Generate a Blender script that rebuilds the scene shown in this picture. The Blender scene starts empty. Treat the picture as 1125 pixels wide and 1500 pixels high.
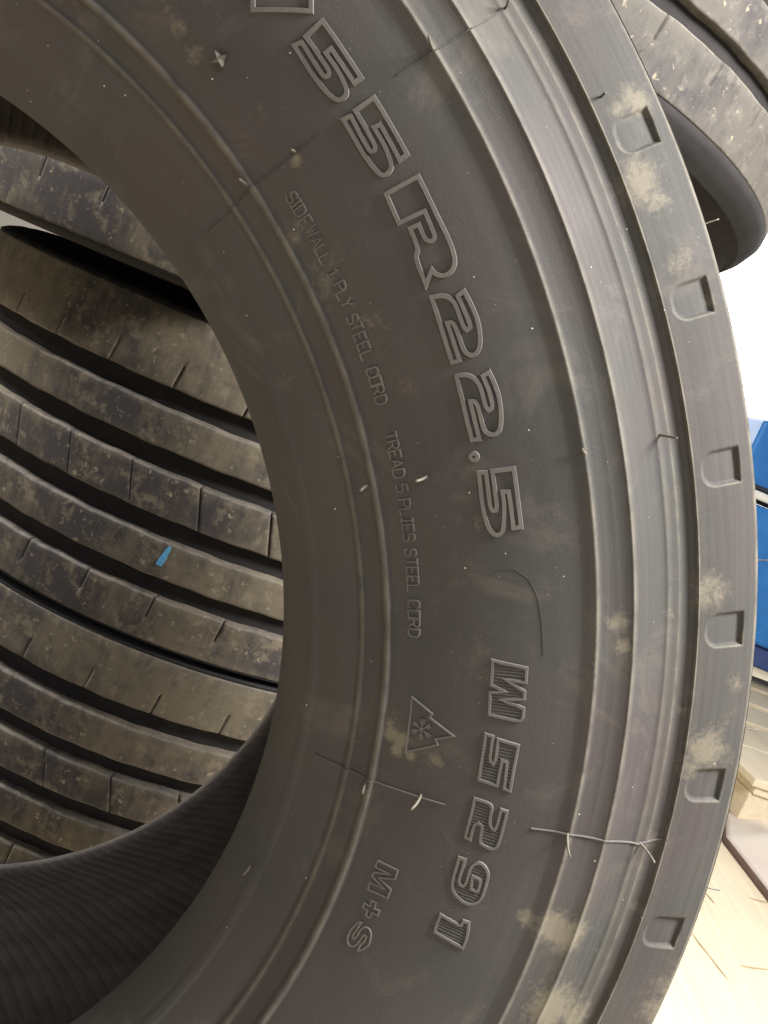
import bpy, math, json
import numpy as np
from mathutils import Matrix, Vector

scene = bpy.context.scene
col = scene.collection
# measured layout of the front tyre: polar (radius mm, angle deg) positions on its sidewall
DATA = json.loads(r'''{"glyph":{"5a":[[380.25,38.049],[383.24,37.886],[382.66,36.857],[382.31,35.733],[382.82,35.549],[384.21,35.507],[385.16,35.663],[385.34,35.911],[385.49,37.05],[385.51,37.966],[393.89,37.969],[393.67,34.299],[390.46,34.309],[390.57,36.548],[387.99,36.568],[388.08,35.61],[387.67,34.885],[386.79,34.263],[385.23,34.004],[382.29,34.042],[380.9,34.345],[379.84,34.937],[379.58,35.614],[379.39,36.363]],"5b":[[379.65,33.07],[382.77,32.956],[382.22,31.889],[382.0,30.901],[382.42,30.663],[383.47,30.583],[384.64,30.686],[384.97,30.957],[385.13,31.919],[385.21,33.047],[393.73,33.005],[393.8,29.418],[390.38,29.379],[390.57,31.608],[387.95,31.676],[388.05,30.7],[387.71,30.006],[386.64,29.337],[384.89,29.111],[382.15,29.102],[380.84,29.396],[379.99,30.045],[379.52,30.706],[379.46,31.375]],"R":[[379.69,28.14],[393.6,28.07],[393.59,25.769],[394.09,23.88],[393.38,23.029],[391.9,22.623],[389.2,22.393],[386.19,22.435],[384.13,22.699],[383.54,22.995],[379.24,22.374],[379.28,24.1],[381.94,24.403],[382.22,25.713],[385.89,25.688],[385.69,24.827],[386.91,24.532],[388.61,24.511],[389.67,24.688],[389.84,25.031],[390.06,26.21],[379.09,26.303]],"2a":[[379.5,21.528],[383.56,21.409],[385.93,21.132],[387.24,20.734],[387.32,20.242],[387.27,19.234],[388.25,18.995],[389.78,19.063],[390.19,19.301],[389.23,21.027],[392.1,21.155],[392.95,20.37],[393.43,19.499],[393.03,18.822],[391.94,18.142],[390.51,17.695],[388.59,17.49],[386.86,17.498],[385.08,17.734],[384.57,18.098],[384.51,18.78],[384.35,19.506],[383.38,19.749],[381.92,19.774],[381.87,18.843],[381.96,17.431],[378.93,17.425],[378.85,18.62],[379.13,20.221]],"2b":[[378.96,16.579],[382.53,16.525],[384.78,16.298],[386.4,15.954],[387.07,15.547],[387.12,15.084],[387.06,14.372],[388.0,14.086],[389.5,14.157],[390.01,14.388],[389.99,15.137],[389.13,16.151],[391.86,16.262],[392.83,15.478],[393.21,14.722],[392.74,13.998],[391.74,13.248],[390.72,12.826],[389.19,12.625],[387.22,12.603],[385.47,12.743],[384.28,13.078],[384.25,13.63],[384.24,14.521],[383.34,14.831],[381.73,14.873],[381.72,13.805],[381.83,12.519],[378.93,12.547],[378.69,13.655],[378.77,15.12]],".":[[379.72,11.475],[379.52,11.398],[379.15,11.338],[378.66,11.305],[378.12,11.304],[377.62,11.334],[377.24,11.392],[377.03,11.468],[377.02,11.552],[377.23,11.629],[377.6,11.688],[378.1,11.721],[378.64,11.722],[379.13,11.691],[379.51,11.633],[379.72,11.557]],"5c":[[379.2,10.479],[382.02,10.409],[381.8,9.23],[381.6,8.271],[382.5,8.014],[383.73,8.028],[384.33,8.222],[384.41,9.176],[384.59,10.43],[393.18,10.385],[392.97,8.866],[393.01,6.836],[389.9,6.832],[389.82,9.066],[387.31,9.083],[387.5,8.438],[386.97,7.804],[385.91,6.8],[384.75,6.541],[382.93,6.46],[381.24,6.601],[379.77,7.054],[378.8,7.834],[378.68,8.983]],"/":[[383.78,42.274],[376.5,41.137],[392.75,38.783],[398.43,39.755],[397.5,40.518]],"W":[[379.93,-1.603],[393.95,-1.909],[393.91,-2.812],[385.61,-2.743],[393.79,-3.402],[393.74,-3.866],[384.42,-4.09],[394.01,-4.454],[394.17,-5.126],[392.65,-5.333],[380.09,-5.154],[379.73,-3.691],[385.87,-3.52],[379.8,-3.191]],"5d":[[379.77,-6.498],[382.8,-6.573],[382.84,-7.519],[382.98,-8.172],[384.71,-8.342],[385.27,-8.094],[385.15,-6.699],[393.67,-6.866],[393.37,-8.545],[393.53,-9.86],[390.93,-9.783],[390.25,-8.056],[388.04,-8.0],[387.9,-8.817],[387.92,-9.699],[379.8,-9.586],[379.7,-8.087]],"2d":[[379.9,-10.918],[385.82,-10.962],[387.5,-11.122],[387.79,-11.475],[388.04,-12.198],[389.16,-12.512],[390.76,-12.59],[391.48,-12.312],[391.41,-11.653],[391.66,-11.182],[394.14,-11.222],[394.07,-12.406],[393.98,-13.37],[393.48,-13.692],[391.88,-13.88],[387.25,-13.788],[386.15,-13.642],[385.85,-13.079],[385.58,-12.584],[383.57,-12.445],[382.15,-12.617],[381.97,-13.174],[382.07,-13.685],[379.84,-13.63],[379.74,-12.702]],"9":[[379.74,-15.12],[382.31,-15.112],[382.39,-15.948],[382.35,-16.691],[383.58,-16.861],[385.06,-16.838],[385.77,-16.548],[385.53,-16.003],[385.53,-15.447],[386.7,-15.154],[388.71,-14.971],[391.11,-15.1],[393.4,-15.497],[393.81,-16.021],[394.06,-16.76],[393.77,-17.327],[392.29,-17.652],[390.16,-17.879],[387.13,-17.902],[383.56,-17.679],[381.31,-17.399],[380.06,-16.908],[379.73,-16.145]],"9i":[[387.46,-15.991],[389.44,-16.011],[391.12,-16.091],[391.44,-16.349],[391.38,-16.836],[390.2,-16.9],[388.33,-16.841],[387.73,-16.392]],"1":[[380.12,-19.309],[388.79,-19.477],[389.92,-19.396],[390.02,-19.069],[392.32,-19.052],[393.44,-19.636],[394.11,-20.339],[393.92,-20.779],[380.4,-20.577],[379.91,-20.06]],"M":[[347.85,-17.814],[357.0,-17.753],[357.02,-18.463],[350.65,-18.958],[356.89,-19.302],[356.96,-19.989],[347.94,-20.199],[347.66,-19.623],[354.63,-19.524],[347.57,-19.117],[347.79,-18.754],[354.61,-18.302],[347.79,-18.356],[347.45,-18.105]],"+":[[348.76,-21.271],[351.37,-21.251],[351.3,-20.799],[353.15,-20.747],[353.47,-21.227],[355.76,-21.153],[355.88,-21.539],[353.21,-21.599],[353.26,-22.025],[351.35,-22.063],[351.16,-21.648],[348.76,-21.621]],"S":[[349.51,-22.799],[350.74,-22.686],[350.35,-23.38],[349.7,-23.903],[350.5,-24.134],[351.48,-23.927],[351.59,-23.206],[352.93,-22.816],[354.78,-22.751],[356.43,-22.996],[357.23,-23.481],[357.5,-23.826],[356.38,-24.339],[354.6,-24.675],[354.22,-24.543],[354.51,-24.036],[355.28,-23.885],[355.16,-23.403],[354.09,-23.383],[353.4,-23.757],[353.23,-24.19],[352.32,-24.599],[350.4,-24.776],[348.62,-24.575],[347.9,-24.001],[348.37,-23.406]],"mt":[[347.52,-5.035],[356.62,-5.892],[355.57,-6.185],[366.43,-7.08],[359.39,-7.609],[360.53,-7.947],[347.71,-9.157]]},"flake":[[352.95,-7.163],[349.31,-6.822],[353.22,-6.408],[356.7,-6.755],[356.99,-7.539],[353.29,-7.922],[349.22,-7.522]],"small":[["S",347.05,31.268],["I",347.11,30.757],["D",347.15,30.206],["E",347.14,29.454],["W",347.28,28.692],["A",346.82,27.963],["L",346.89,27.318],["L",346.86,26.681],["1",347.04,25.624],["P",347.49,24.619],["L",347.04,24.019],["Y",347.38,23.423],["S",347.03,22.299],["T",347.35,21.699],["E",347.08,20.993],["E",347.12,20.299],["L",346.82,19.649],["C",346.98,18.483],["O",347.12,17.851],["R",347.09,17.238],["D",346.95,16.5],["T",346.99,13.929],["R",347.01,13.275],["E",347.01,12.601],["A",346.87,11.946],["D",346.89,11.254],["5",347.0,10.197],["P",347.04,9.117],["L",346.93,8.455],["I",347.06,7.869],["E",347.06,7.314],["S",347.0,6.681],["S",346.98,5.584],["T",347.05,4.914],["E",347.03,4.26],["E",346.99,3.61],["L",346.91,2.953],["C",347.0,1.829],["O",346.95,1.122],["R",346.93,0.47],["D",346.93,-0.251]],"lines":{"l1":[[308.28,33.531],[319.17,33.456],[334.32,33.592],[351.04,33.321],[368.75,33.3]],"l2":[[405.56,33.276],[421.72,33.157],[438.07,33.067],[457.79,33.313]],"l3":[[308.06,-12.368],[321.55,-12.373],[334.1,-12.226],[352.86,-12.056],[368.36,-11.927]],"l4":[[405.68,-11.907],[421.18,-11.707],[437.35,-11.745],[455.99,-12.112],[468.39,-11.655]],"plate":[[379.02,3.916],[383.88,4.286],[389.39,4.259],[394.75,3.634],[398.12,2.491],[399.43,1.237],[400.61,-1.065]],"tick":[[348.45,-0.696],[351.09,-0.888],[354.03,-1.216]],"seam":[[468.4,6.268],[477.43,6.422],[487.56,6.789],[496.59,6.959]]},"spew":[[279.15,185.39,50.55,274.94,187.57,55.55],[298.6,196.66,60.68,297.28,196.97,63.68],[328.06,62.37,49.66,323.82,60.09,55.66],[351.4,66.7,60.74,346.95,65.31,66.74],[326.52,-71.35,49.89,324.19,-75.84,54.89],[349.82,-73.75,60.67,345.5,-77.51,66.67],[353.06,230.65,73.12,350.66,233.32,80.12],[381.17,250.14,61.52,381.7,251.78,67.52],[414.89,77.31,73.12,413.31,79.37,75.12],[447.89,84.11,61.6,453.1,83.09,68.6],[412.42,-85.46,72.89,411.9,-91.68,80.89],[446.5,-95.48,61.25,451.01,-100.39,69.25],[420.55,218.21,58.88,421.19,218.6,61.88],[265.36,-131.99,22.66,269.1,-125.16,26.66],[435.3,237.35,47.0,443.31,242.0,47.0],[465.63,170.32,47.0,473.27,172.99,47.0],[493.51,-47.6,47.0,502.17,-48.79,47.0],[494.99,28.35,47.0,502.7,28.49,47.0],[480.13,-123.67,47.0,488.51,-125.85,47.0]],"star":[[355.88,40.683]],"pockets":[[[490.52,26.219],[490.3,24.354],[471.09,25.662]],[[490.57,17.782],[490.34,15.933],[472.31,17.262]],[[490.5,9.343],[490.74,7.452],[471.58,8.752]],[[490.43,0.898],[490.7,-0.922],[471.42,0.03]],[[490.21,-7.55],[490.31,-9.405],[471.24,-8.531]],[[490.48,-16.087],[490.09,-17.935],[470.47,-17.203]]],"dirt":[[474.91,23.045,11.0,0.8],[478.56,22.029,7.2,0.7],[486.41,26.676,8.1,0.75],[477.66,26.567,5.9,0.6],[481.37,18.667,7.5,0.55],[474.74,2.311,9.2,0.6],[470.63,1.639,5.9,0.6],[478.41,-6.538,12.5,0.75],[473.15,-7.487,7.2,0.6],[427.47,-17.419,7.6,1.0],[436.07,-17.818,8.3,0.9],[442.1,-22.585,13.4,1.0],[456.29,-23.128,8.4,0.8],[431.26,0.913,5.7,0.75],[433.81,-0.364,4.5,0.7],[414.71,-17.547,5.0,0.6],[344.63,-8.487,4.4,1.0],[340.72,-8.182,3.8,1.1],[344.2,-9.31,3.3,1.0],[349.66,-9.316,3.3,0.9],[339.43,-7.342,3,0.8],[469.92,2.19,3,0.8],[355.6,33.007,3.8,0.7],[349.23,42.231,4.7,0.45],[351.8,44.044,4.1,0.45],[353.06,45.536,3.6,0.4],[353.6,36.878,6.4,0.4],[344.19,29.477,4.4,0.4],[339.0,28.999,3.9,0.5],[497.08,-19.957,11.3,0.6],[494.69,-21.698,10.6,0.6],[361.4,-9.142,3.9,0.55],[467.14,-3.405,3.5,0.4],[465.06,-4.373,3,0.4],[464.04,-11.844,4.1,0.45],[489.1,16.545,4.2,0.4],[487.49,-2.878,5.1,0.4],[342.68,25.01,11.2,0.4],[352.67,21.756,9.9,0.35],[360.25,17.062,8.3,0.3],[375.72,7.156,3,0.35],[464.21,-15.976,4.1,0.4],[454.99,1.01,4.0,0.4]],"W":[[0.925381,-0.379038,-0.0],[0.013401,0.032718,-0.999375],[0.378801,0.924803,0.035356]],"o":[-0.19042,-0.4649,-0.14837],"cam":[0.27125,-0.5663,0.74654],"camR":[[0.9254989,-0.3758542,-0.0467487],[0.0183998,0.1679003,-0.9856323],[0.3783031,0.9113414,0.1623071]],"f":0.8987260695431034,"B_axis":[0.0433,0.02898,0.99864],"B_bottom":[0.2202,0.713,1.0483],"stack":[0.1262,0.8054,0.5421]}''')
W = Matrix(DATA['W']); ORI = np.array(DATA['o'])

# ------------------------------------------------------------------ camera
cam_d = bpy.data.cameras.new('camera'); cam = bpy.data.objects.new('camera', cam_d); col.objects.link(cam)
m = Matrix(DATA['camR']).to_4x4(); m.translation = DATA['cam']; cam.matrix_world = m
cam_d.sensor_fit = 'VERTICAL'; cam_d.sensor_height = 24.0; cam_d.lens = 24.0*DATA['f']
cam_d.clip_start = .02; cam_d.clip_end = 100
scene.camera = cam
# ------------------------------------------------------------------ world and lamps
world = bpy.data.worlds.new('World'); scene.world = world; world.use_nodes = True
bg = world.node_tree.nodes['Background']; bg.inputs[0].default_value = (1, .98, .965, 1); bg.inputs[1].default_value = .24
def area(name, loc, target, size, power, colr=(1, .97, .92), sy=None):
    d = bpy.data.lights.new(name, 'AREA'); d.energy = power; d.size = size; d.color = colr
    if sy: d.shape = 'RECTANGLE'; d.size_y = sy
    o = bpy.data.objects.new(name, d); col.objects.link(o); o.location = loc
    o.rotation_euler = (Vector(target)-Vector(loc)).to_track_quat('-Z', 'Y').to_euler()
    return o
area('skylight_lamp', (1.161, -0.45, 1.782), (.36, -.05, .8), .5, 108, (1, .97, .935), sy=.5)
area('ceiling_lamp', (-1.05, .42, 1.75), (0, .6, .5), .45, 62, (1, .96, .9))
area('fill_lamp', (.5, -2.2, 1.7), (.3, .1, .6), 1.2, 21, (1, .975, .97))  # soft fill added behind the camera; no doorway stands there
scene.view_settings.view_transform = 'Standard'; scene.view_settings.look = 'None'
scene.view_settings.exposure = 0; scene.view_settings.gamma = 1
try: scene.view_settings.use_curve_mapping = False
except Exception: pass
scene.cycles.use_denoising = True; scene.cycles.max_bounces = 4; scene.cycles.diffuse_bounces = 3; scene.cycles.glossy_bounces = 2
scene.cycles.use_adaptive_sampling = True; scene.cycles.adaptive_threshold = .02

# ------------------------------------------------------------------ helpers
def mesh_np(name, V, F, mat, parent=None, smooth=True, attrs=None):
    V = np.asarray(V, np.float32); F = np.asarray(F, np.int32)
    me = bpy.data.meshes.new(name)
    k = F.shape[1]; n = len(F)
    me.vertices.add(len(V)); me.vertices.foreach_set('co', V.ravel())
    me.loops.add(n*k); me.loops.foreach_set('vertex_index', F.ravel())
    me.polygons.add(n); me.polygons.foreach_set('loop_start', np.arange(0, n*k, k, dtype=np.int32))
    try: me.polygons.foreach_set('loop_total', np.full(n, k, np.int32))
    except Exception: pass
    me.update(calc_edges=True)
    me.polygons.foreach_set('use_smooth', np.full(n, smooth, bool))
    for an, av in (attrs or {}).items():
        a = me.attributes.new(an, 'FLOAT', 'POINT'); a.data.foreach_set('value', np.asarray(av, np.float32).ravel())
    me.materials.append(mat); me.validate()
    o = bpy.data.objects.new(name, me); col.objects.link(o)
    if parent is not None: o.parent = parent
    return o
def grid_faces(nr, nc, wrap=False, flip=False):
    i = np.arange(nr-1)[:, None]; j = np.arange(nc if wrap else nc-1)[None, :]
    a = i*nc+j; b = i*nc+(j+1) % nc; c = (i+1)*nc+(j+1) % nc; d = (i+1)*nc+j
    f = np.stack([a, b, c, d], -1).reshape(-1, 4)
    return f[:, ::-1] if flip else f
def empty(name, loc=(0, 0, 0), label=None, cat=None, group=None):
    o = bpy.data.objects.new(name, None); col.objects.link(o); o.location = loc; o.empty_display_size = .05
    if label: o['label'] = label; o['category'] = cat
    if group: o['group'] = group
    return o
def boxmesh(name, lo, hi, mat, parent=None, bev=.004, rot=0, piv=(0, 0)):
    x0, y0, z0 = lo; x1, y1, z1 = hi; b = min(bev, (x1-x0)*.3, (y1-y0)*.3, (z1-z0)*.3)
    import bmesh
    bm = bmesh.new(); bmesh.ops.create_cube(bm, size=1)
    for v in bm.verts:
        v.co = ((x0+x1)/2+v.co.x*(x1-x0), (y0+y1)/2+v.co.y*(y1-y0), (z0+z1)/2+v.co.z*(z1-z0))
    bmesh.ops.bevel(bm, geom=bm.edges[:], offset=b, segments=2, affect='EDGES', profile=.5)
    me = bpy.data.meshes.new(name); bm.to_mesh(me); bm.free(); me.materials.append(mat)
    o = bpy.data.objects.new(name, me); col.objects.link(o)
    if parent is not None: o.parent = parent
    return o
# ------------------------------------------------------------------ materials
class NT:
    def __init__(s, name):
        s.m = bpy.data.materials.new(name); s.m.use_nodes = True; s.t = s.m.node_tree; s.n = s.t.nodes; s.l = s.t.links
        s.b = s.n['Principled BSDF']; s.tc = s.n.new('ShaderNodeTexCoord')
    def noise(s, scale, det=4, rough=.55, vec=None, dist=0):
        n = s.n.new('ShaderNodeTexNoise'); n.inputs['Scale'].default_value = scale; n.inputs['Detail'].default_value = det
        n.inputs['Roughness'].default_value = rough; n.inputs['Distortion'].default_value = dist
        s.l.new(vec or s.tc.outputs['Object'], n.inputs['Vector']); return n.outputs['Fac']
    def ramp(s, fac, stops):
        r = s.n.new('ShaderNodeValToRGB'); e = r.color_ramp.elements
        while len(e) < len(stops): e.new(.5)
        for x, (p, c) in zip(e, stops):
            x.position = p; x.color = (c, c, c, 1) if isinstance(c, (int, float)) else (*c, 1)
        s.l.new(fac, r.inputs[0]); return r.outputs[0]
    def math(s, op, a, b=None, clamp=False):
        n = s.n.new('ShaderNodeMath'); n.operation = op; n.use_clamp = clamp
        for i, v in enumerate((a, b)):
            if v is None: continue
            if isinstance(v, (int, float)): n.inputs[i].default_value = v
            else: s.l.new(v, n.inputs[i])
        return n.outputs[0]
    def mix(s, f, a, b):
        n = s.n.new('ShaderNodeMix'); n.data_type = 'RGBA'
        for v, sock in ((f, n.inputs[0]), (a, n.inputs[6]), (b, n.inputs[7])):
            if isinstance(v, (int, float)): sock.default_value = v
            elif isinstance(v, tuple): sock.default_value = (*v, 1)
            else: s.l.new(v, sock)
        return n.outputs[2]
    def attr(s, name):
        n = s.n.new('ShaderNodeAttribute'); n.attribute_name = name; return n.outputs['Fac']
    def specks(s, scale, thr, keep):
        v = s.n.new('ShaderNodeTexVoronoi'); v.inputs['Scale'].default_value = scale
        s.l.new(s.tc.outputs['Object'], v.inputs['Vector'])
        near = s.math('LESS_THAN', v.outputs['Distance'], thr)
        sep = s.n.new('ShaderNodeSeparateColor'); s.l.new(v.outputs['Color'], sep.inputs[0])
        return s.math('MULTIPLY', near, s.math('GREATER_THAN', sep.outputs[0], keep))
    def bump(s, h, strength, dist):
        n = s.n.new('ShaderNodeBump'); n.inputs['Strength'].default_value = strength; n.inputs['Distance'].default_value = dist
        s.l.new(h, n.inputs['Height']); s.l.new(n.outputs[0], s.b.inputs['Normal'])
    def out(s, colr, rough, spec=.5):
        if isinstance(colr, tuple): s.b.inputs['Base Color'].default_value = (*colr, 1)
        else: s.l.new(colr, s.b.inputs['Base Color'])
        if isinstance(rough, (int, float)): s.b.inputs['Roughness'].default_value = rough
        else: s.l.new(rough, s.b.inputs['Roughness'])
        s.b.inputs['Specular IOR Level'].default_value = spec
        return s.m
def rubber_front():
    s = NT('sidewall_rubber')
    big = s.noise(9, 3, .6); hue = s.noise(16, 2, .5); fine = s.noise(900, 3, .6)
    c = s.mix(s.ramp(hue, [(.42, 0), (.58, 1)]), (.0495, .0425, .0435), (.042, .0425, .0415))
    c = s.mix(s.ramp(big, [(.35, 0), (.7, .55)]), c, (.066, .062, .058))
    d = s.attr('dirt'); dn = s.noise(420, 5, .8); dn2 = s.noise(60, 5, .65, dist=1.2)
    mask = s.math('ADD', s.math('MULTIPLY', d, .42), s.math('MULTIPLY', s.math('ADD', dn, dn2), .5))
    dm = s.ramp(mask, [(.60, 0), (.68, .16), (.80, .5)])
    gate = s.ramp(d, [(.02, 0), (.2, 1)])
    c = s.mix(s.math('MULTIPLY', dm, gate), c, (.23, .2, .145))
    film = s.ramp(s.noise(17, 5, .72, dist=1.4), [(.54, 0), (.74, .26)])
    c = s.mix(film, c, (.17, .15, .125))
    cv = s.n.new('ShaderNodeCombineXYZ'); s.l.new(s.math('MULTIPLY', s.attr('rad'), 420.), cv.inputs[0]); s.l.new(s.math('MULTIPLY', s.attr('ang'), 2.2), cv.inputs[1])
    st = s.noise(1.0, 5, .65, vec=cv.outputs[0])
    outer = s.ramp(s.attr('rad'), [(.40, .15), (.44, 1)])
    c = s.mix(s.math('MULTIPLY', s.ramp(st, [(.4, 0), (.8, .42)]), outer), c, (.1, .09, .074))
    wr = s.math('MULTIPLY', s.attr('wear_highlight'), s.ramp(s.noise(70, 6, .7), [(.35, .25), (.6, 1)]))  # worn crests, with bright edge highlights painted into the same pale lines
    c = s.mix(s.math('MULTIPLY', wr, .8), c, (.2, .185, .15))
    sp = s.specks(125, .042, .77)
    c = s.mix(sp, c, (.55, .52, .47))
    c = s.mix(s.specks(260, .06, .8), c, (.2, .185, .165))
    rough = s.ramp(big, [(.3, .68), (.7, .85)])
    s.bump(s.math('ADD', fine, s.math('MULTIPLY', s.noise(120, 4), 1.5)), .25, .0004)
    return s.out(c, rough, .2)
def rubber_plain(name, c0, c1, rough=.6, bump=.0004, bscale=700):
    s = NT(name); n = s.noise(40, 5)
    c = s.mix(s.ramp(n, [(.35, 0), (.65, 1)]), c0, c1)
    s.bump(s.noise(bscale, 3), .4, bump)
    return s.out(c, rough, .12 if rough > .8 else .4)
def rubber_tread(name, tan):
    s = NT(name)
    a = s.noise(5, 3, .55, dist=.4); b = s.noise(60, 6, .75); f = s.noise(400, 3)
    mp = s.n.new('ShaderNodeMapping'); mp.inputs['Scale'].default_value = (1, 1, .22); s.l.new(s.tc.outputs['Object'], mp.inputs[0])
    sm = s.noise(70, 5, .7, vec=mp.outputs[0])                       # rub marks across the ribs
    dust = s.math('ADD', s.math('MULTIPLY', a, .9), s.math('MULTIPLY', s.math('ADD', b, sm), .42))
    c = s.mix(s.ramp(dust, [(.77, 0), (.97, 1)]), (.04, .036, .037), tuple(tan))
    c = s.mix(s.ramp(s.noise(48, 5, .7), [(.54, 0), (.64, .6)]), c, tuple(x*1.5 for x in tan))
    c = s.mix(s.ramp(s.noise(110, 4, .65), [(.62, 0), (.69, .75)]), c, (.25, .215, .155))
    c = s.mix(s.specks(90, .06, .87), c, (.45, .4, .31))
    c = s.mix(s.math('MULTIPLY', s.attr('edge'), s.ramp(s.noise(90, 5), [(.35, .2), (.65, .75)])), c, (.17, .155, .135))  # rib edges paler: wear, and the lit rims painted into the colour
    s.bump(s.math('ADD', b, s.math('MULTIPLY', f, .35)), .3, .0012)
    return s.out(c, .78, .25)
def wood():
    s = NT('plywood')
    mp = s.n.new('ShaderNodeMapping'); mp.inputs['Scale'].default_value = (1, .08, 1); mp.inputs['Rotation'].default_value = (0, 0, .5)
    s.l.new(s.tc.outputs['Object'], mp.inputs[0])
    g = s.noise(60, 6, .6, vec=mp.outputs[0]); k = s.noise(6, 3)
    c = s.mix(s.ramp(g, [(.3, 0), (.7, 1)]), (.68, .57, .40), (.78, .69, .51))
    c = s.mix(s.ramp(k, [(.6, 0), (.75, .4)]), c, (.62, .48, .3))
    return s.out(c, .6, .3)
def simple(name, c0, c1, rough, scale=20, spec=.4, metal=0):
    s = NT(name); c = s.mix(s.ramp(s.noise(scale, 5), [(.35, 0), (.65, 1)]), c0, c1); m_ = s.out(c, rough, spec)
    s.b.inputs['Metallic'].default_value = metal; return m_
def emit(name, c, st):
    s = NT(name); s.b.inputs['Emission Color'].default_value = (*c, 1); s.b.inputs['Emission Strength'].default_value = st
    return s.out((.8, .8, .8), .3)
M_SIDE = rubber_front()
M_LET = rubber_plain('worn_raised_rubber', (.088, .081, .077), (.112, .104, .098), .75)
M_LET2 = rubber_plain('worn_model_rubber', (.078, .073, .07), (.098, .092, .087), .75)
M_HATCH2 = rubber_plain('fine_bar_rubber', (.05, .046, .045), (.06, .056, .054), .7)
M_HATCH = rubber_plain('hatching_rubber', (.085, .08, .075), (.105, .1, .094), .65)
M_LINER = rubber_plain('liner_rubber', (.115, .102, .094), (.15, .134, .122), .65, .002, 330)
M_TREAD = rubber_tread('dirty_tread_rubber', (.115, .098, .07))
M_TREAD2 = rubber_tread('greyer_tread_rubber', (.075, .069, .06))
M_CASE = rubber_plain('casing_rubber', (.021, .02, .02), (.028, .026, .026), .9)
M_SPEW = rubber_plain('spew_rubber', (.07, .065, .055), (.15, .135, .105), .55)
M_WOOD = wood()
M_CRACK = simple('crack_dirt', (.5, .36, .2), (.56, .42, .26), .9)
M_TARP = simple('beige_tarp', (.66, .58, .51), (.74, .66, .58), .7, 8)
M_TARPE = simple('tarp_hem', (.12, .075, .055), (.16, .1, .08), .8)
M_BLUE = simple('blue_paint', (.02, .14, .43), (.03, .18, .5), .4, 12)
M_DBLUE = simple('dark_blue_paint', (.03, .05, .16), (.05, .08, .22), .4, 12)
M_PALE = simple('pale_trim', (.62, .6, .55), (.7, .68, .63), .45)
M_DARK = simple('dark_strip', (.02, .022, .03), (.03, .032, .04), .6)
M_WALL = simple('painted_wall', (.62, .6, .56), (.68, .66, .62), .8, 5)
M_CHALK = simple('blue_crayon', (.06, .24, .42), (.09, .3, .48), .8, 300)
M_GLASS = emit('window_daylight', (1, .99, .97), 5.0)

# ------------------------------------------------------------------ setting
def struct(o): o['kind'] = 'structure'; return o
def plane(name, x0, x1, y0, y1, z, mat):
    return mesh_np(name, [(x0, y0, z), (x1, y0, z), (x1, y1, z), (x0, y1, z)], [(0, 1, 2, 3)], mat, smooth=False)
floor = struct(plane('floor', -12, 12, -8, 4.05, 0, M_WOOD))
def cam_ray_floor(px, py, z=0.0):
    f = DATA['f']*1500; d = Matrix(DATA['camR']) @ Vector(((px-562.5)/f, -(py-750)/f, -1)); c = Vector(DATA['cam'])
    return c+d*((z-c.z)/d.z)
CRACKS = [[[1.1407, 0.943], [1.1488, 0.9089], [1.1567, 0.8835], [1.1627, 0.8579], [1.1716, 0.828]], [[1.216, 0.892], [1.2418, 0.9004], [1.2817, 0.9163], [1.3359, 0.9324]], [[1.2312, 1.1294], [1.2384, 1.108], [1.2419, 1.0896]], [[1.3508, 1.1793], [1.3773, 1.1834], [1.4281, 1.1998]]]
for pts in CRACKS:                                   # splits in the plywood face
    P = [Vector(p) for p in pts]; V = []; n = len(P)
    for i, p in enumerate(P):
        t = (P[min(i+1, n-1)]-P[max(i-1, 0)]).normalized(); s_ = Vector((-t.y, t.x))
        w = (.0012+.0008*math.sin(i*2.3))*(1-abs(2*i/(n-1)-1)**4)+.0004
        V += [(p.x+s_.x*w, p.y+s_.y*w, .0015), (p.x-s_.x*w, p.y-s_.y*w, .0015)]
    mesh_np('crack', V, [(2*i, 2*i+1, 2*i+3, 2*i+2) for i in range(n-1)], M_CRACK, floor, False)
# back wall with its window opening
X0, X1, Z0, Z1 = .55, 4.3, .55, 2.9
V = []; F = []
for (a0, a1, b0, b1) in ((-12, X0, 0, 4), (X1, 12, 0, 4), (X0, X1, 0, Z0), (X0, X1, Z1, 4)):
    k = len(V); V += [(a0, 4.0, b0), (a1, 4.0, b0), (a1, 4.0, b1), (a0, 4.0, b1)]; F.append((k, k+1, k+2, k+3))
struct(mesh_np('wall', V, F, M_WALL, smooth=False))
win = empty('window', ((X0+X1)/2, 4.02, Z0), 'tall window blown out to pure white behind the tyres', 'window')
def wbox(name, lo, hi, mat, par, org): return boxmesh(name, tuple(a-b for a, b in zip(lo, org)), tuple(a-b for a, b in zip(hi, org)), mat, par)
wo = win.location
mesh_np('pane', [(X0-wo.x, .03, 0), (X1-wo.x, .03, 0), (X1-wo.x, .03, Z1-Z0), (X0-wo.x, .03, Z1-Z0)], [(0, 1, 2, 3)], M_GLASS, win, False)
for lo, hi in (((X0+.002, 3.98, Z0+.002), (X0+.06, 4.04, Z1-.002)), ((X1-.06, 3.98, Z0+.002), (X1-.002, 4.04, Z1-.002)), ((X0+.062, 3.98, Z0+.002), (X1-.062, 4.04, Z0+.06)), ((X0+.062, 3.98, Z1-.06), (X1-.062, 4.04, Z1-.002))):
    wbox('window_frame', lo, hi, M_PALE, win, wo)

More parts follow.
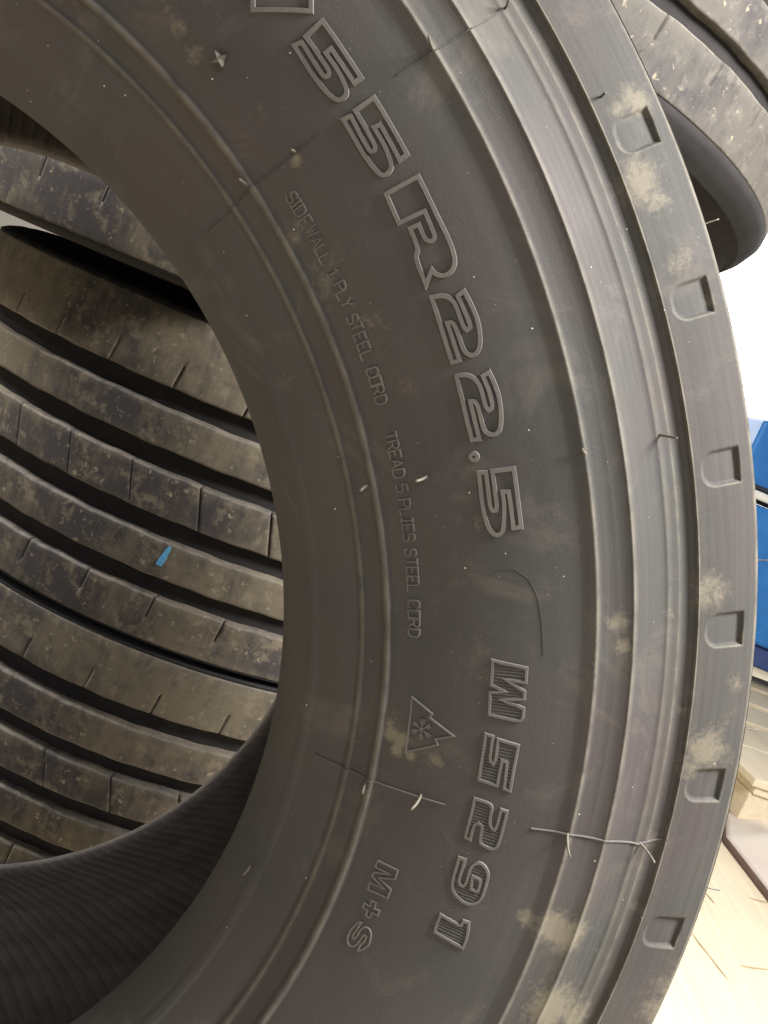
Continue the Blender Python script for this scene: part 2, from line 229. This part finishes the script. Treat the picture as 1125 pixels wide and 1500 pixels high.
# ------------------------------------------------------------------ the front tyre
tyre = empty('truck_tyre', (0, 0, 0), 'large dusty truck tyre in the foreground with raised size lettering on its sidewall', 'tyre')
tyre.matrix_world = W.to_4x4()
CP = np.array([[0.284, 0.0], [0.2865, 0.007], [0.291, 0.0155], [0.297, 0.0235], [0.305, 0.0305], [0.315, 0.0375], [0.324, 0.0418], [0.335, 0.0505], [0.345, 0.0555], [0.36, 0.0617], [0.375, 0.0663], [0.39, 0.0693], [0.405, 0.0709], [0.416, 0.0713], [0.419, 0.0722], [0.4212, 0.0729], [0.4219, 0.0732], [0.4224, 0.0729], [0.424, 0.0723], [0.428, 0.0715], [0.4325, 0.0712], [0.4355, 0.0714], [0.437, 0.0717], [0.4375, 0.072], [0.438, 0.0716], [0.44, 0.0703], [0.4435, 0.0678], [0.449, 0.0644], [0.4522, 0.0627], [0.4538, 0.0623], [0.4544, 0.0623], [0.455, 0.0619], [0.4572, 0.061], [0.4592, 0.0603], [0.46, 0.0601], [0.4607, 0.0597], [0.464, 0.0586], [0.4662, 0.0582], [0.4673, 0.0585], [0.468, 0.0605], [0.4702, 0.05991], [0.4724, 0.05929], [0.4746, 0.05864], [0.4768, 0.05798], [0.479, 0.05728], [0.4812, 0.05656], [0.4834, 0.05581], [0.4856, 0.05504], [0.4878, 0.05424], [0.49, 0.05342], [0.4922, 0.05257], [0.4944, 0.0517], [0.4966, 0.0508]])
def dense(P, smooth_to):
    """refine the profile: rounded below smooth_to, straight short facets above"""
    lo = P[P[:, 0] <= smooth_to]; hi = P[P[:, 0] > smooth_to]
    out = []
    n = len(lo)
    for i in range(n-1):
        p0 = lo[max(i-1, 0)]; p1 = lo[i]; p2 = lo[i+1]; p3 = lo[i+2] if i+2 < n else hi[0]
        k = max(2, int(np.linalg.norm(p2-p1)/.0007))
        for t in np.arange(k)/k:
            out.append(.5*((2*p1)+(-p0+p2)*t+(2*p0-5*p1+4*p2-p3)*t*t+(-p0+3*p1-3*p2+p3)*t**3))
    out = out+[lo[-1]]
    prev = lo[-1]
    for q in hi:
        k = max(1, int(np.linalg.norm(q-prev)/.0012))
        for t in np.arange(1, k+1)/k: out.append(prev+(q-prev)*t)
        prev = q
    return np.array(out)
ND = int((CP[:, 0] < .46795).sum())
PROF = dense(CP[:ND+1], .4165)                      # bead toe .. shoulder step
def bumpf(r, c0, w, h): return h*np.exp(-np.abs((r-c0)/w)**4.0)
PROF[:, 1] += bumpf(PROF[:, 0], .3241, .0016, .0022)+bumpf(PROF[:, 0], .3350, .0017, .0024)+bumpf(PROF[:, 0], .3007, .0022, .0008)
BASE_R, BASE_Z = PROF[:, 0], PROF[:, 1]
ALLP = np.vstack([PROF, CP[ND+1:]])
def pz(r): return np.interp(r, ALLP[:, 0], ALLP[:, 1])
def surf(r, th, h=0.0):
    """point on the near sidewall at radius r (m), angle th (rad), h above it"""
    r = np.asarray(r, float); th = np.asarray(th, float)
    e = .0025; dz = (pz(r+e)-pz(r-e))/(2*e); L = np.sqrt(1+dz*dz); nr = -dz/L; nz = 1/L
    rr = r+nr*h; return np.stack([rr*np.cos(th), rr*np.sin(th), pz(r)+nz*h], -1)
def loc(P): return np.asarray(P)-ORI
DIRT = DATA['dirt']
def dirt_mask(r, th):
    m_ = np.zeros(np.broadcast(r, th).shape)
    for r0, t0, rad, s_ in DIRT:
        d = np.hypot(r*1000-r0, ((np.degrees(th)-t0+180) % 360-180)*math.pi/180*r0)
        m_ = np.maximum(m_, s_*np.exp(-(d/rad)**2))
    return m_
def wear_highlight_mask(r, th):
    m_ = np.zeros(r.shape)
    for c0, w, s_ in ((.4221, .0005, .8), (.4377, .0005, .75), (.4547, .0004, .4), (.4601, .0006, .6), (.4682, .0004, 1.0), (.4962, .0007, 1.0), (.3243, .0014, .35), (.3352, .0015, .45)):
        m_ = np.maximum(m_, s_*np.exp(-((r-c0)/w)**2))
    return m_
def revolve(name, prof, mat, par, nth=1440, disp=None, flip=False, dirt=False):
    th = np.linspace(0, 2*np.pi, nth, endpoint=False)
    R_, T = np.meshgrid(prof[:, 0], th, indexing='ij'); Z_ = np.repeat(prof[:, 1][:, None], nth, 1)
    if disp: R_, Z_ = disp(R_, Z_, T)
    V = np.stack([R_*np.cos(T), R_*np.sin(T), Z_], -1).reshape(-1, 3)
    at = {'dirt': dirt_mask(R_, T), 'wear_highlight': wear_highlight_mask(R_, T), 'rad': R_, 'ang': np.abs((T+math.pi) % (2*math.pi)-math.pi)} if dirt else None
    return mesh_np(name, loc(V), grid_faces(len(prof), nth, True, flip), mat, par, True, at)
def side_wobble(R_, Z_, T):                          # moulded rubber is never perfectly true
    return R_, Z_+.0003*np.sin(5*T+R_*60)*np.clip((R_-.29)/.02, 0, 1)*np.clip((.466-R_)/.01, 0, 1)
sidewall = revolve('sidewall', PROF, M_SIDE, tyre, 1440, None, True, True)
# shoulder band with U-shaped pockets
RD, RE = .4680, .4966
pk = []
for (ro, t1), (_, t2), (ri, tm) in DATA['pockets']: pk.append((t1+t2)/2)
known = sorted(pk); gap0 = known[-1]; span = 360-(known[-1]-known[0]); nn = round(span/8.44)
allp = known+[gap0+span*i/nn for i in range(1, nn)]
allp = np.array([a if a < 180 else a-360 for a in allp])
th = np.unique(np.concatenate([np.radians(np.arange(-50, 60, .065)), np.radians(np.arange(60, 310, .13))]))
vv = np.concatenate([np.linspace(RD, RE-.001, 66), [RE-.0006, RE-.0002, RE]])
R_, T = np.meshgrid(vv, th, indexing='ij'); deg = np.degrees(T)
dist = np.min(np.abs((deg[..., None].astype(np.float32)-allp.astype(np.float32)+180) % 360-180), -1) if False else None
near = np.zeros(deg.shape, np.float32)
ia = np.argsort(allp); ap = allp[ia]; ext = np.concatenate([[ap[-1]-360], ap, [ap[0]+360]])
dw = (deg+180) % 360-180; kx = np.searchsorted(ext, dw); kx = np.clip(kx, 1, len(ext)-1)
cand = np.where(np.abs(dw-ext[kx-1]) < np.abs(dw-ext[kx]), dw-ext[kx-1], dw-ext[kx])
S = np.radians(cand)*.481*1000; Q = R_*1000                    # mm along, mm radius
HW, QI, QO, RC = 7.85, 471.4, 490.3, 6.6
ax = np.abs(S)-HW; inner = QI-Q; outer = Q-QO
cx = np.abs(S)-(HW-RC); cy = (QI+RC)-Q
corner = np.hypot(np.maximum(cx, 0), np.maximum(cy, 0))-RC
sd = np.maximum(np.where((cx > 0) & (cy > 0), corner, np.maximum(ax, inner)), outer)
depth = np.clip(-sd/1.7, 0, 1); depth = depth*depth*(3-2*depth)
fl = .9+1.3*np.clip((Q-QI)/(QO-QI), 0, 1)**1.4
Zb = pz(R_)-depth*fl*1e-3
Zb += .00025*np.sin(9*T)+.0003*np.exp(-((deg-(-29))/.2)**2)
V = np.stack([R_*np.cos(T), R_*np.sin(T), Zb], -1).reshape(-1, 3)
mesh_np('shoulder_band', loc(V), grid_faces(len(vv), len(th), True, True), M_SIDE, tyre, True, {'dirt': dirt_mask(R_, T), 'wear_highlight': np.maximum(wear_highlight_mask(R_, T), .8*np.exp(-((sd+.1)/.35)**2)*np.clip(-S/4+.2, 0, 1)), 'rad': R_, 'ang': np.abs((T+math.pi) % (2*math.pi)-math.pi)})  # lower pocket rims carry a painted highlight along with the wear
# crown: five ribs and four grooves, then the far side
ZC = -.1306
tp = [(RE, .0508), (.4974, .049)]
for g in (.112, .04, -.04, -.112):
    tp += [(.4985, ZC+g+.009), (.484, ZC+g+.006), (.484, ZC+g-.006), (.4985, ZC+g-.009)]
tp += [(.4974, 2*ZC-.049), (RE, 2*ZC-.0508)]
def subdiv(P, s_):
    o_ = [P[0]]
    for a, b in zip(P[:-1], P[1:]):
        a = np.array(a); b = np.array(b); k = max(1, int(np.linalg.norm(b-a)/s_)); o_ += [a+(b-a)*t for t in np.arange(1, k+1)/k]
    return np.array(o_)
tr_ = revolve('tread', subdiv(tp, .004), M_CASE, tyre, 720, None, True)
mir = np.array([(r, 2*ZC-z) for r, z in ALLP[::-1] if r <= RE])
revolve('rear_sidewall', mir[::2] if len(mir) > 200 else mir, M_CASE, tyre, 720, None, True)
lp = [(.284, 0), (.2862, -.003), (.292, -.001), (.30, .006), (.32, .024), (.35, .043), (.39, .055), (.42, .055), (.45, .042), (.472, .01), (.4785, -.04), (.4795, ZC)]
lp = lp+[(r, 2*ZC-z) for r, z in lp[-2::-1]]
def ridges(R_, Z_, T):
    ph = np.degrees(T)-70*(R_-.284)*np.where(Z_ < ZC, 1, 1)
    x = (ph % 1.8)-.9; b = np.exp(-(x/.19)**2)*np.clip((R_-.287)/.006, 0, 1)*.0021
    s_ = np.where(Z_ < ZC, 1., -1.)*np.clip((.474-R_)/.02, 0, 1)
    return R_-b*(1-np.abs(s_)), Z_+b*s_
revolve('inner_liner', subdiv(lp, .003), M_LINER, tyre, 2400, ridges)

# ---- raised lettering
def polar2xy(pts, t0):                                # unroll sidewall to mm
    P = np.array(pts, float); return np.stack([np.radians(P[:, 1]-t0)*360.0, P[:, 0]], -1)
def round_path(P, closed, it=2, lim=58):
    P = np.array(P, float)
    for _ in range(it):
        n = len(P); out = []
        for i in range(n):
            if not closed and i in (0, n-1): out.append(P[i]); continue
            a, b, c = P[i-1], P[i], P[(i+1) % n]
            u = b-a; v = c-b; lu, lv = np.linalg.norm(u), np.linalg.norm(v)
            ang = math.degrees(math.acos(max(-1, min(1, float(u@v)/(lu*lv+1e-9)))))
            if ang > lim or ang < 4: out.append(b)
            else: out += [b-u*.25, b+v*.25]
        P = np.array(out)
    return P
def resample(P, closed, step):
    Q = np.vstack([P, P[:1]]) if closed else P
    out = []
    for a, b in zip(Q[:-1], Q[1:]):
        k = max(1, int(math.ceil(np.linalg.norm(b-a)/step))); out += [a+(b-a)*t for t in np.arange(k)/k]
    if not closed: out.append(Q[-1])
    return np.array(out)
def ridge(paths, t0, wb, wt, h, step=3.0):
    """swept trapezoid ridges on the sidewall; paths = [(unrolled mm polyline, closed)]"""
    V = []; F = []; off = 0
    for P, closed in paths:
        P = resample(P, closed, step); n = len(P)
        if n < 2: continue
        N = np.zeros_like(P)
        for i in range(n):
            a = P[i-1] if (closed or i > 0) else P[i]; b = P[i]; c = P[(i+1) % n] if (closed or i < n-1) else P[i]
            u = b-a; v = c-b; lu, lv = np.linalg.norm(u), np.linalg.norm(v)
            if lu < 1e-9: u = v; lu = lv
            if lv < 1e-9: v = u; lv = lu
            u = u/lu; v = v/lv; nu = np.array([-u[1], u[0]]); nv = np.array([-v[1], v[0]])
            mm = nu+nv; L = np.linalg.norm(mm); mm = mm/max(L, 1e-6); N[i] = mm/max(.42, float(mm@nu))
        rows = []
        for s_, hh in ((wb, -.25), (wt, h), (-wt, h), (-wb, -.25)):
            X = P+N*s_; rows.append(surf(X[:, 1]/1000, X[:, 0]/360.0+math.radians(t0), hh/1000))
        G_ = np.stack(rows, 1)                        # n,4,3
        V.append(G_.reshape(-1, 3))
        m_ = n if closed else n-1
        for i in range(m_):
            j = (i+1) % n
            for k in range(3): F.append((off+i*4+k, off+j*4+k, off+j*4+k+1, off+i*4+k+1))
        if not closed:
            F.append((off, off+1, off+2, off+3)); e = off+(n-1)*4; F.append((e+3, e+2, e+1, e))
        off += n*4
    return np.vstack(V), np.array(F)
def put_ridge(name, paths, t0, wb, wt, h, mat, par, step=3.0):
    V, F = ridge(paths, t0, wb, wt, h, step); return mesh_np(name, loc(V), F, mat, par, False)
G = DATA['glyph']
def glyph(keys, wb, wt, h, name='raised_letter', label=None, hatch=False, mat=None):
    t0 = G[keys[0]][0][1]; paths = [(round_path(polar2xy(G[k], t0), True), True) for k in keys]
    o = put_ridge(name, paths, t0, wb, wt, h, mat or M_LET, tyre)
    if label: o['label'] = label
    if hatch:                                          # fine bars across the letter's face, clipped to its outline
        segs = []; ys = np.concatenate([p[:, 0] for p, _ in paths])
        for x in np.arange(ys.min()+.6, ys.max(), 1.32):
            hit = []
            for P, _ in paths:
                Q = np.vstack([P, P[:1]])
                for a, b in zip(Q[:-1], Q[1:]):
                    if (a[0]-x)*(b[0]-x) < 0: hit.append(a[1]+(b[1]-a[1])*(x-a[0])/(b[0]-a[0]))
            hit.sort()
            for a, b in zip(hit[::2], hit[1::2]):
                if b-a > 1.2: segs.append((np.array([[x, a+.3], [x, b-.3]]), False))
        put_ridge('hatching', segs, t0, .42, .2, .38, M_HATCH2, o, 8)
    return o
for k in ('/', '5a', '5b', 'R', '2a', '2b', '5c'): glyph([k], 1.0, .78, 1.0)
glyph(['.'], 1.05, .72, .85, 'raised_dot')
for k in (['W'], ['5d'], ['2d'], ['9', '9i'], ['1']): glyph(k, .85, .5, .8, hatch=True, mat=M_LET2)
for k in ('M', '+', 'S'): glyph([k], .5, .25, .5, mat=M_HATCH)
mt = glyph(['mt'], .62, .3, .75, 'mountain_symbol', 'raised outline of a three peak mountain')
fl_ = DATA['flake']; t0 = fl_[0][1]; FP = polar2xy(fl_, t0); paths = []
for e in FP[1:]:
    d = e-FP[0]; paths.append((np.array([FP[0], e]), False)); L = np.linalg.norm(d); u = d/L; nn_ = np.array([-u[1], u[0]])
    for f_ in (.5, .74):
        b = FP[0]+d*f_
        for s_ in (-1, 1): paths.append((np.array([b, b+u*L*.26+nn_*s_*L*.22]), False))
put_ridge('snowflake', paths, t0, .42, .2, .55, M_LET, mt)
# small moulded line of text, single-stroke letters
FONT = {'S': [[(6, 8.2), (4.6, 9.8), (1.6, 9.8), (.2, 8.2), (.4, 6.4), (2, 5.4), (4.4, 4.6), (6, 3.4), (6, 1.6), (4.6, .2), (1.4, .2), (0, 1.8)]],
 'I': [[(1, 0), (5, 0)], [(3, 0), (3, 10)], [(1, 10), (5, 10)]], 'D': [[(0, 0), (0, 10), (4, 10), (6, 8), (6, 2), (4, 0), (0, 0)]],
 'E': [[(6, 0), (0, 0), (0, 10), (6, 10)], [(0, 5), (4.5, 5)]], 'W': [[(0, 10), (1.5, 0), (3, 7), (4.5, 0), (6, 10)]], 'A': [[(0, 0), (3, 10), (6, 0)], [(1.1, 3.6), (4.9, 3.6)]],
 'L': [[(0, 10), (0, 0), (6, 0)]], '1': [[(1, 8), (3, 10), (3, 0)], [(1, 0), (5, 0)]], 'P': [[(0, 0), (0, 10), (4.4, 10), (6, 8.6), (6, 6.4), (4.4, 5), (0, 5)]],
 'Y': [[(0, 10), (3, 5), (6, 10)], [(3, 5), (3, 0)]], 'T': [[(0, 10), (6, 10)], [(3, 10), (3, 0)]], 'C': [[(6, 7.6), (6, 8.6), (4.6, 10), (1.4, 10), (0, 8.6), (0, 1.4), (1.4, 0), (4.6, 0), (6, 1.4), (6, 2.4)]],
 'O': [[(0, 0), (0, 10), (6, 10), (6, 0), (0, 0)]], 'R': [[(0, 0), (0, 10), (4.4, 10), (6, 8.6), (6, 6.4), (4.4, 5), (0, 5)], [(3, 5), (6, 0)]],
 '5': [[(5.6, 10), (.6, 10), (.2, 5.6), (3.6, 6), (6, 4.4), (6, 1.8), (4.4, .2), (1.4, .2), (0, 1.6)]]}
for ch, r0, t0 in DATA['small']:
    sx, sy = .56, .47
    paths = [(np.array([(-(x-3)*sx, r0+(y-5)*sy) for x, y in st]), False) for st in FONT[ch]]
    put_ridge('small_raised_letter', paths, t0, .45, .24, .75, M_LET, tyre)
# mould flash lines
for k, pts in DATA['lines'].items():
    t0 = pts[0][1]; P = polar2xy(pts, t0)
    wide = .22 if k in ('plate', 'tick', 'seam') else .36
    rs = [(resample(P, False, 1.5), False)]
    put_ridge('flash_line', rs, t0, wide, wide*.5, .25 if wide < .3 else .65, M_HATCH if k in ('l3', 'l4') else M_SIDE, tyre)
# rubber hairs left by the mould vents
def tube(P0, P1, r0, r1, bend=0.0, n=8, seg=6):
    P0 = np.array(P0, float); P1 = np.array(P1, float); d = P1-P0; L = np.linalg.norm(d); d = d/L
    a = np.cross(d, [.3, .9, .2]); a /= np.linalg.norm(a); b = np.cross(d, a); V = []
    for i in range(seg+1):
        t = i/seg; c = P0+(P1-P0)*t+a*bend*L*4*t*(1-t); rr = r0+(r1-r0)*t
        for k in range(n): V.append(c+rr*(math.cos(2*math.pi*k/n)*a+math.sin(2*math.pi*k/n)*b))
    V.append(P0); V.append(P1); F = [tuple(f) for f in grid_faces(seg+1, n, True)]
    T_ = [(len(V)-1, seg*n+k, seg*n+(k+1) % n, seg*n+(k+1) % n) for k in range(n)]
    return np.array(V), F, [(x[0], x[1], x[2]) for x in T_]
def put_tube(name, P0, P1, r0, r1, mat, par, bend=0.0, shift=True):
    V, F, T_ = tube(P0, P1, r0, r1, bend)
    me = bpy.data.meshes.new(name); me.from_pydata((loc(V) if shift else V).tolist(), [], [list(map(int, f)) for f in F]+[list(map(int, t)) for t in T_])
    for p in me.polygons: p.use_smooth = True
    me.materials.append(mat); o = bpy.data.objects.new(name, me); col.objects.link(o); o.parent = par; return o
for i, s_ in enumerate(DATA['spew']):
    a = np.array(s_[:3])/1000; b = np.array(s_[3:])/1000
    rr = .00075 if i in (2, 3, 4, 5) else .00055 if i < 14 else .00035
    put_tube('vent_spew', a-(b-a)*.08, b, rr, rr*.85, M_SPEW, tyre, .06*(-1)**i)
r0, t0 = DATA['star'][0]; c0 = surf(r0/1000, math.radians(t0)); n0 = surf(r0/1000, math.radians(t0), .001)-c0; n0 = n0/np.linalg.norm(n0)
e1 = np.cross(n0, [0, 1, 0]); e1 /= np.linalg.norm(e1); e2 = np.cross(n0, e1)
import bmesh
sv = [c0+n0*.004]; 
for k in range(8):
    a = k*math.pi/4+.35; rr = .0033 if k % 2 == 0 else .0014
    sv.append(c0+n0*(.0032 if k % 2 == 0 else .003)+rr*(math.cos(a)*e1+math.sin(a)*e2))
for k in range(8):
    a = k*math.pi/4+.35; rr = .0022 if k % 2 == 0 else .0012
    sv.append(c0-n0*.0003+rr*(math.cos(a)*e1+math.sin(a)*e2))
sf = [(0, 1+k, 1+(k+1) % 8, 1+(k+1) % 8) for k in range(8)]
me = bpy.data.meshes.new('cut_spew'); me.from_pydata(loc(np.array(sv)).tolist(), [], [(0, 1+k, 1+(k+1) % 8) for k in range(8)]+[(1+k, 9+k, 9+(k+1) % 8, 1+(k+1) % 8) for k in range(8)])
me.materials.append(M_SPEW); o = bpy.data.objects.new('cut_spew', me); col.objects.link(o); o.parent = tyre

# ------------------------------------------------------------------ the stacked tyres behind
K = .856; RS = .497*K; GD = .0125
SX, SY, SZ = DATA['stack']
def stack_tyre(label, base, axis, ribs, bulge_lo, bulge_hi, sipes, seed, mat=None):
    """ribs: [(z_lo, z_hi)] above the tyre's lowest point; axis ~ vertical"""
    root = empty('stacked_tyre', base, label, 'tyre', 'tyres piled flat behind the front tyre')
    root.rotation_mode = 'QUATERNION'; root.rotation_quaternion = Vector((0, 0, 1)).rotation_difference(Vector(axis))
    zlo = min(r[0] for r in ribs); zhi = max(r[1] for r in ribs); zm = (zlo+zhi)/2; hw = (zhi-zlo)/2
    rg = RS-GD
    def side(b, sgn, e):                               # e = shoulder height
        q = [(rg, e-sgn*.003), (RS-.0035, e), (RS-.012, e+sgn*b*.36), (RS-.0225, e+sgn*b*.62), (RS-.0245, e+sgn*b*.67), (RS-.028, e+sgn*b*.65), (RS-.04, e+sgn*b*.88), (RS-.052, e+sgn*b), (RS-.066, e+sgn*b*.93), (RS-.095, e+sgn*b*.4), (.27, e-sgn*.02), (.25, e-sgn*.05), (.245, e-sgn*.07)]
        return q
    lo = side(bulge_lo, -1, zlo); hi = side(bulge_hi, 1, zhi)
    inner = [(.25, zlo+.085), (.31, zlo+.05), (.38, zlo+.04), (.4, zm), (.38, zhi-.04), (.31, zhi-.05), (.25, zhi-.085)]
    prof = np.array(lo[::-1][0:]+[(rg, zlo+hw*.5), (rg, zhi-hw*.5)]+hi+inner[::-1]+[lo[-1]])
    th_ = np.linspace(0, 2*np.pi, 360, endpoint=False)
    pr = subdiv(prof, .006)
    R_, T_ = np.meshgrid(pr[:, 0], th_, indexing='ij'); Z_ = np.repeat(pr[:, 1][:, None], 360, 1)
    mesh_np('casing', np.stack([R_*np.cos(T_), R_*np.sin(T_), Z_], -1).reshape(-1, 3), grid_faces(len(pr), 360, True), M_CASE, root)
    N = 34; pitch = 360/N
    for i, ((z0, z1), sp) in enumerate(zip(ribs, sipes)):
        mode, ang, shear = sp                          # mode: full / lo / hi / none
        cols = []; slot = []
        hwid = math.degrees(.0011/RS)
        for k in range(N):
            c = ang+k*pitch
            for d_, s_ in ((-hwid, 0), (-hwid*.8, 1), (hwid*.8, 1), (hwid, 0)): cols.append(c+d_); slot.append(s_)
            for d_ in np.linspace(hwid+.4, pitch-hwid-.4, 12): cols.append(c+d_); slot.append(0)
        cols = np.array(cols); slot = np.array(slot)
        wz = z1-z0; L_ = .026
        rows = [(0, -GD-.003), (.0009, -.0022), (.0022, -.0004), (.004, 0)]
        if mode == 'lo': rows += [(L_-.0005, 0), (L_, 0)]
        elif mode == 'hi': rows += [(wz-L_, 0), (wz-L_+.0005, 0)]
        mid = [(wz*f_, 0) for f_ in (.2, .35, .5, .65, .8)]
        rows = rows+[m_ for m_ in mid if all(abs(m_[0]-r_[0]) > .002 for r_ in rows)]
        rows += [(wz-.004, 0), (wz-.0022, -.0004), (wz-.0009, -.0022), (wz, -GD-.003)]
        rows.sort(key=lambda t: t[0]); hh = np.array([r_[0] for r_ in rows]); dd = np.array([r_[1] for r_ in rows])
        H, C_ = np.meshgrid(hh, np.radians(cols), indexing='ij'); D_ = np.repeat(dd[:, None], len(cols), 1); S_ = np.repeat(slot[None, :], len(hh), 0)
        act = np.ones_like(hh, bool) if mode == 'full' else hh <= L_-.0004 if mode == 'lo' else hh >= wz-L_+.0004 if mode == 'hi' else np.zeros_like(hh, bool)
        D_ = np.where((S_ == 1) & act[:, None], np.minimum(D_, -.007), D_)
        C_ = C_+np.radians(shear)*(H/wz-.5)
        wav = 0.0004*np.sin(np.radians(cols)*N+i*1.9+seed)+.0003*np.sin(np.radians(cols)*N*2.0+seed*2)
        top = 0 if i == len(ribs)-1 else 1; bot = 0 if i == 0 else 1
        Zr = z0+H+wav[None, :]*np.where(H < wz/2, bot, top)
        crown = -.0035*((Zr-zm)/hw)**2
        Rr = RS+crown+D_
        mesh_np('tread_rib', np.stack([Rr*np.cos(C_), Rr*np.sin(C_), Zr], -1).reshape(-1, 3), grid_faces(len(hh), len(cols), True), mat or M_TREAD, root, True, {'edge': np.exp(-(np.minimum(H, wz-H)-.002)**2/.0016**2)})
    return root
def zs(s): return SZ+s*K
def rel(iv, base): return sorted([(zs(b)-base, zs(a)-base) for a, b in iv])
A = [(.188, .097), (.074, .025), (.001, -.055), (-.079, -.129), (-.151, -.213)]
Cc = [(-.225, -.302), (-.325, -.377), (-.397, -.449), (-.470, -.519), (-.540, -.622)]
O_ = [(.530, .468), (.448, .41), (.392, .348), (.330, .318), (.300, .223)]
O_ = [(.530, .460), (.442, .405), (.387, .360), (.345, .322), (.300, .223)]
bC = zs(-.6255); bA = zs(-.2195); bO = zs(.2125)
t_c = stack_tyre('lowest of the stacked tyres, its tread showing at the bottom of the opening', (SX, SY, bC), (0, 0, 1), rel(Cc, bC), .0035, .005,
  [('hi', -97.5, .8), ('none', 0, 0), ('full', -86, -1.8), ('none', 0, 0), ('lo', -84.2, 1.2)], .4)
t_a = stack_tyre('stacked tyre with a blue crayon stripe on its tread, mid opening', (SX, SY, bA), (0, 0, 1), rel(A, bA), .005, .014,
  [('hi', -90.5, .8), ('none', 0, 0), ('full', -88.6, -1.9), ('none', 0, 0), ('lo', -97.4, 1.6)], 1.3)
t_o = stack_tyre('stacked tyre showing only one dusty rib at the top left of the opening', (SX-.09, SY-.03, bO), (0, 0, 1), rel(O_, bO), .008, .006,
  [('hi', -123.5, .8), ('none', 0, 0), ('none', 0, 0), ('none', 0, 0), ('none', 0, 0)], 2.2)
Bx = DATA['B_axis']; Bb = np.array(DATA['B_bottom']); BUL = .042
b0 = Bb-np.array(Bx)*BUL
BR = [(0, .0725), (.0925, .148), (.168, .223), (.243, .298), (.318, .39)]
t_b = stack_tyre('topmost stacked tyre, jutting out past the shoulder at the top right corner', tuple(b0), Bx, [(a*K+BUL, b*K+BUL) for a, b in BR], BUL, .03,
  [('hi', -58.4, .8), ('none', 0, 0), ('full', -60, -2), ('none', 0, 0), ('lo', -60, 1)], 3.1, M_TREAD2)
# blue crayon stroke on the middle tyre
V = []
for i in range(9):
    f_ = i/8; an = math.radians(-90.57-.67*f_); z = zs(-.083-.0285*f_)-bA; w = math.radians((.30+.26*f_+.05*math.sin(i*4.1))*(.55+.45*min(1, f_*6+.2, (1-f_)*5+.3)))
    for s_ in (-1, 1): V.append(((RS+.0004)*math.cos(an+s_*w), (RS+.0004)*math.sin(an+s_*w), z))
o = mesh_np('crayon_mark', V, [(2*i, 2*i+1, 2*i+3, 2*i+2) for i in range(8)], M_CHALK, t_a); o['label'] = 'short blue crayon stripe'

# ------------------------------------------------------------------ things on the floor at the right
sheet = empty('tarpaulin_sheet', (1.75, 1.45, 0), 'crumpled beige tarpaulin lying on the plywood floor at the lower right', 'tarpaulin')
L0 = [(1.46, .93), (1.405, 1.2), (1.386, 1.418), (1.46, 1.62), (1.566, 1.811), (1.78, 2.06)]
L0 = np.array(L0); tt = np.linspace(0, 1, 70); cum = np.r_[0, np.cumsum(np.linalg.norm(np.diff(L0, axis=0), axis=1))]; cum /= cum[-1]
ex = np.interp(tt, cum, L0[:, 0]); ey = np.interp(tt, cum, L0[:, 1]); uu = np.linspace(0, 1, 60)
U, Tt = np.meshgrid(uu, tt, indexing='ij'); X = ex[None, :]+U*.75+U*0*Tt; Y = ey[None, :]-U*.12
Z = .012+.03*np.clip(U/.1, 0, 1)*(1-.6*U)+0.018*np.sin(Y*19+X*5+2*np.sin(X*4))*np.clip(U*4, 0, 1)+.012*np.sin(X*29-Y*11+np.sin(Y*13))*np.clip(U*4, 0, 1)
V = np.stack([X, Y, Z], -1).reshape(-1, 3)-np.array(sheet.location)
o = mesh_np('sheet', V, grid_faces(60, 70), M_TARP, sheet)
md = o.modifiers.new('thick', 'SOLIDIFY'); md.thickness = .006; md.offset = -1
hem = []
for i in range(70):
    for dz, dx in ((.0005, -.004), (.017, -.006), (.0165, .004)): hem.append((ex[i]+dx, ey[i], dz))
mesh_np('hem', np.array(hem)-np.array(sheet.location), grid_faces(70, 3), M_TARPE, sheet)

pal = empty('wooden_pallet', (1.49, 1.2, 0), 'pale wooden pallet with bright boards beside the blue machine', 'pallet')
pal.rotation_euler.z = math.radians(9)
def pb(name, lo, hi, mat=None): return boxmesh(name, lo, hi, mat or M_WOOD, pal, .004)
for i in range(5): pb('deck_board', (0, .32+i*.245, .122), (1.0, .32+i*.245+(.237 if i == 0 else .2), .144))
for x in (0.02, .45, .88):
    pb('stringer', (x, .33, .1), (x+.1, 1.49, .121))
    for y in (.34, .86, 1.38): pb('block', (x, y, .0225), (x+.1, y+.1, .0995), M_DARK if False else M_WOOD)
    pb('bottom_board', (x, .33, .0005), (x+.1, 1.49, .022))

mc = empty('blue_machine', (1.8, 2.75, 0), 'blue painted metal workshop machine behind the tyre, at the right edge', 'machine')
def mb(name, lo, hi, mat): return boxmesh(name, tuple(a-b for a, b in zip(lo, mc.location)), tuple(a-b for a, b in zip(hi, mc.location)), mat, mc, .012)
mb('cabinet', (1.15, 2.5, .30), (2.5, 3.1, .742), M_BLUE)
mb('top_tray', (1.13, 2.46, .757), (2.52, 3.12, .785), M_PALE)
mb('painted_shadow_strip', (1.17, 2.53, .743), (2.48, 3.08, .756), M_DARK)  # dark strip standing in for the shadow line below the tray
mb('back_panel', (1.51, 2.62, .787), (2.4, 3.0, 1.02), M_BLUE)
mb('panel_trim', (1.505, 2.60, .79), (2.41, 2.619, .805), M_DARK)
mb('base_rail', (1.2, 2.53, .22), (2.45, 3.05, .299), M_DBLUE)
for x in (1.62, 2.3):
    for y in (2.56, 2.95):
        put_tube('leg', (x+.05-1.8, y-2.75, .225), (x-.03-1.8, y-2.75, 0), .04, .03, M_DBLUE, mc, 0, False)
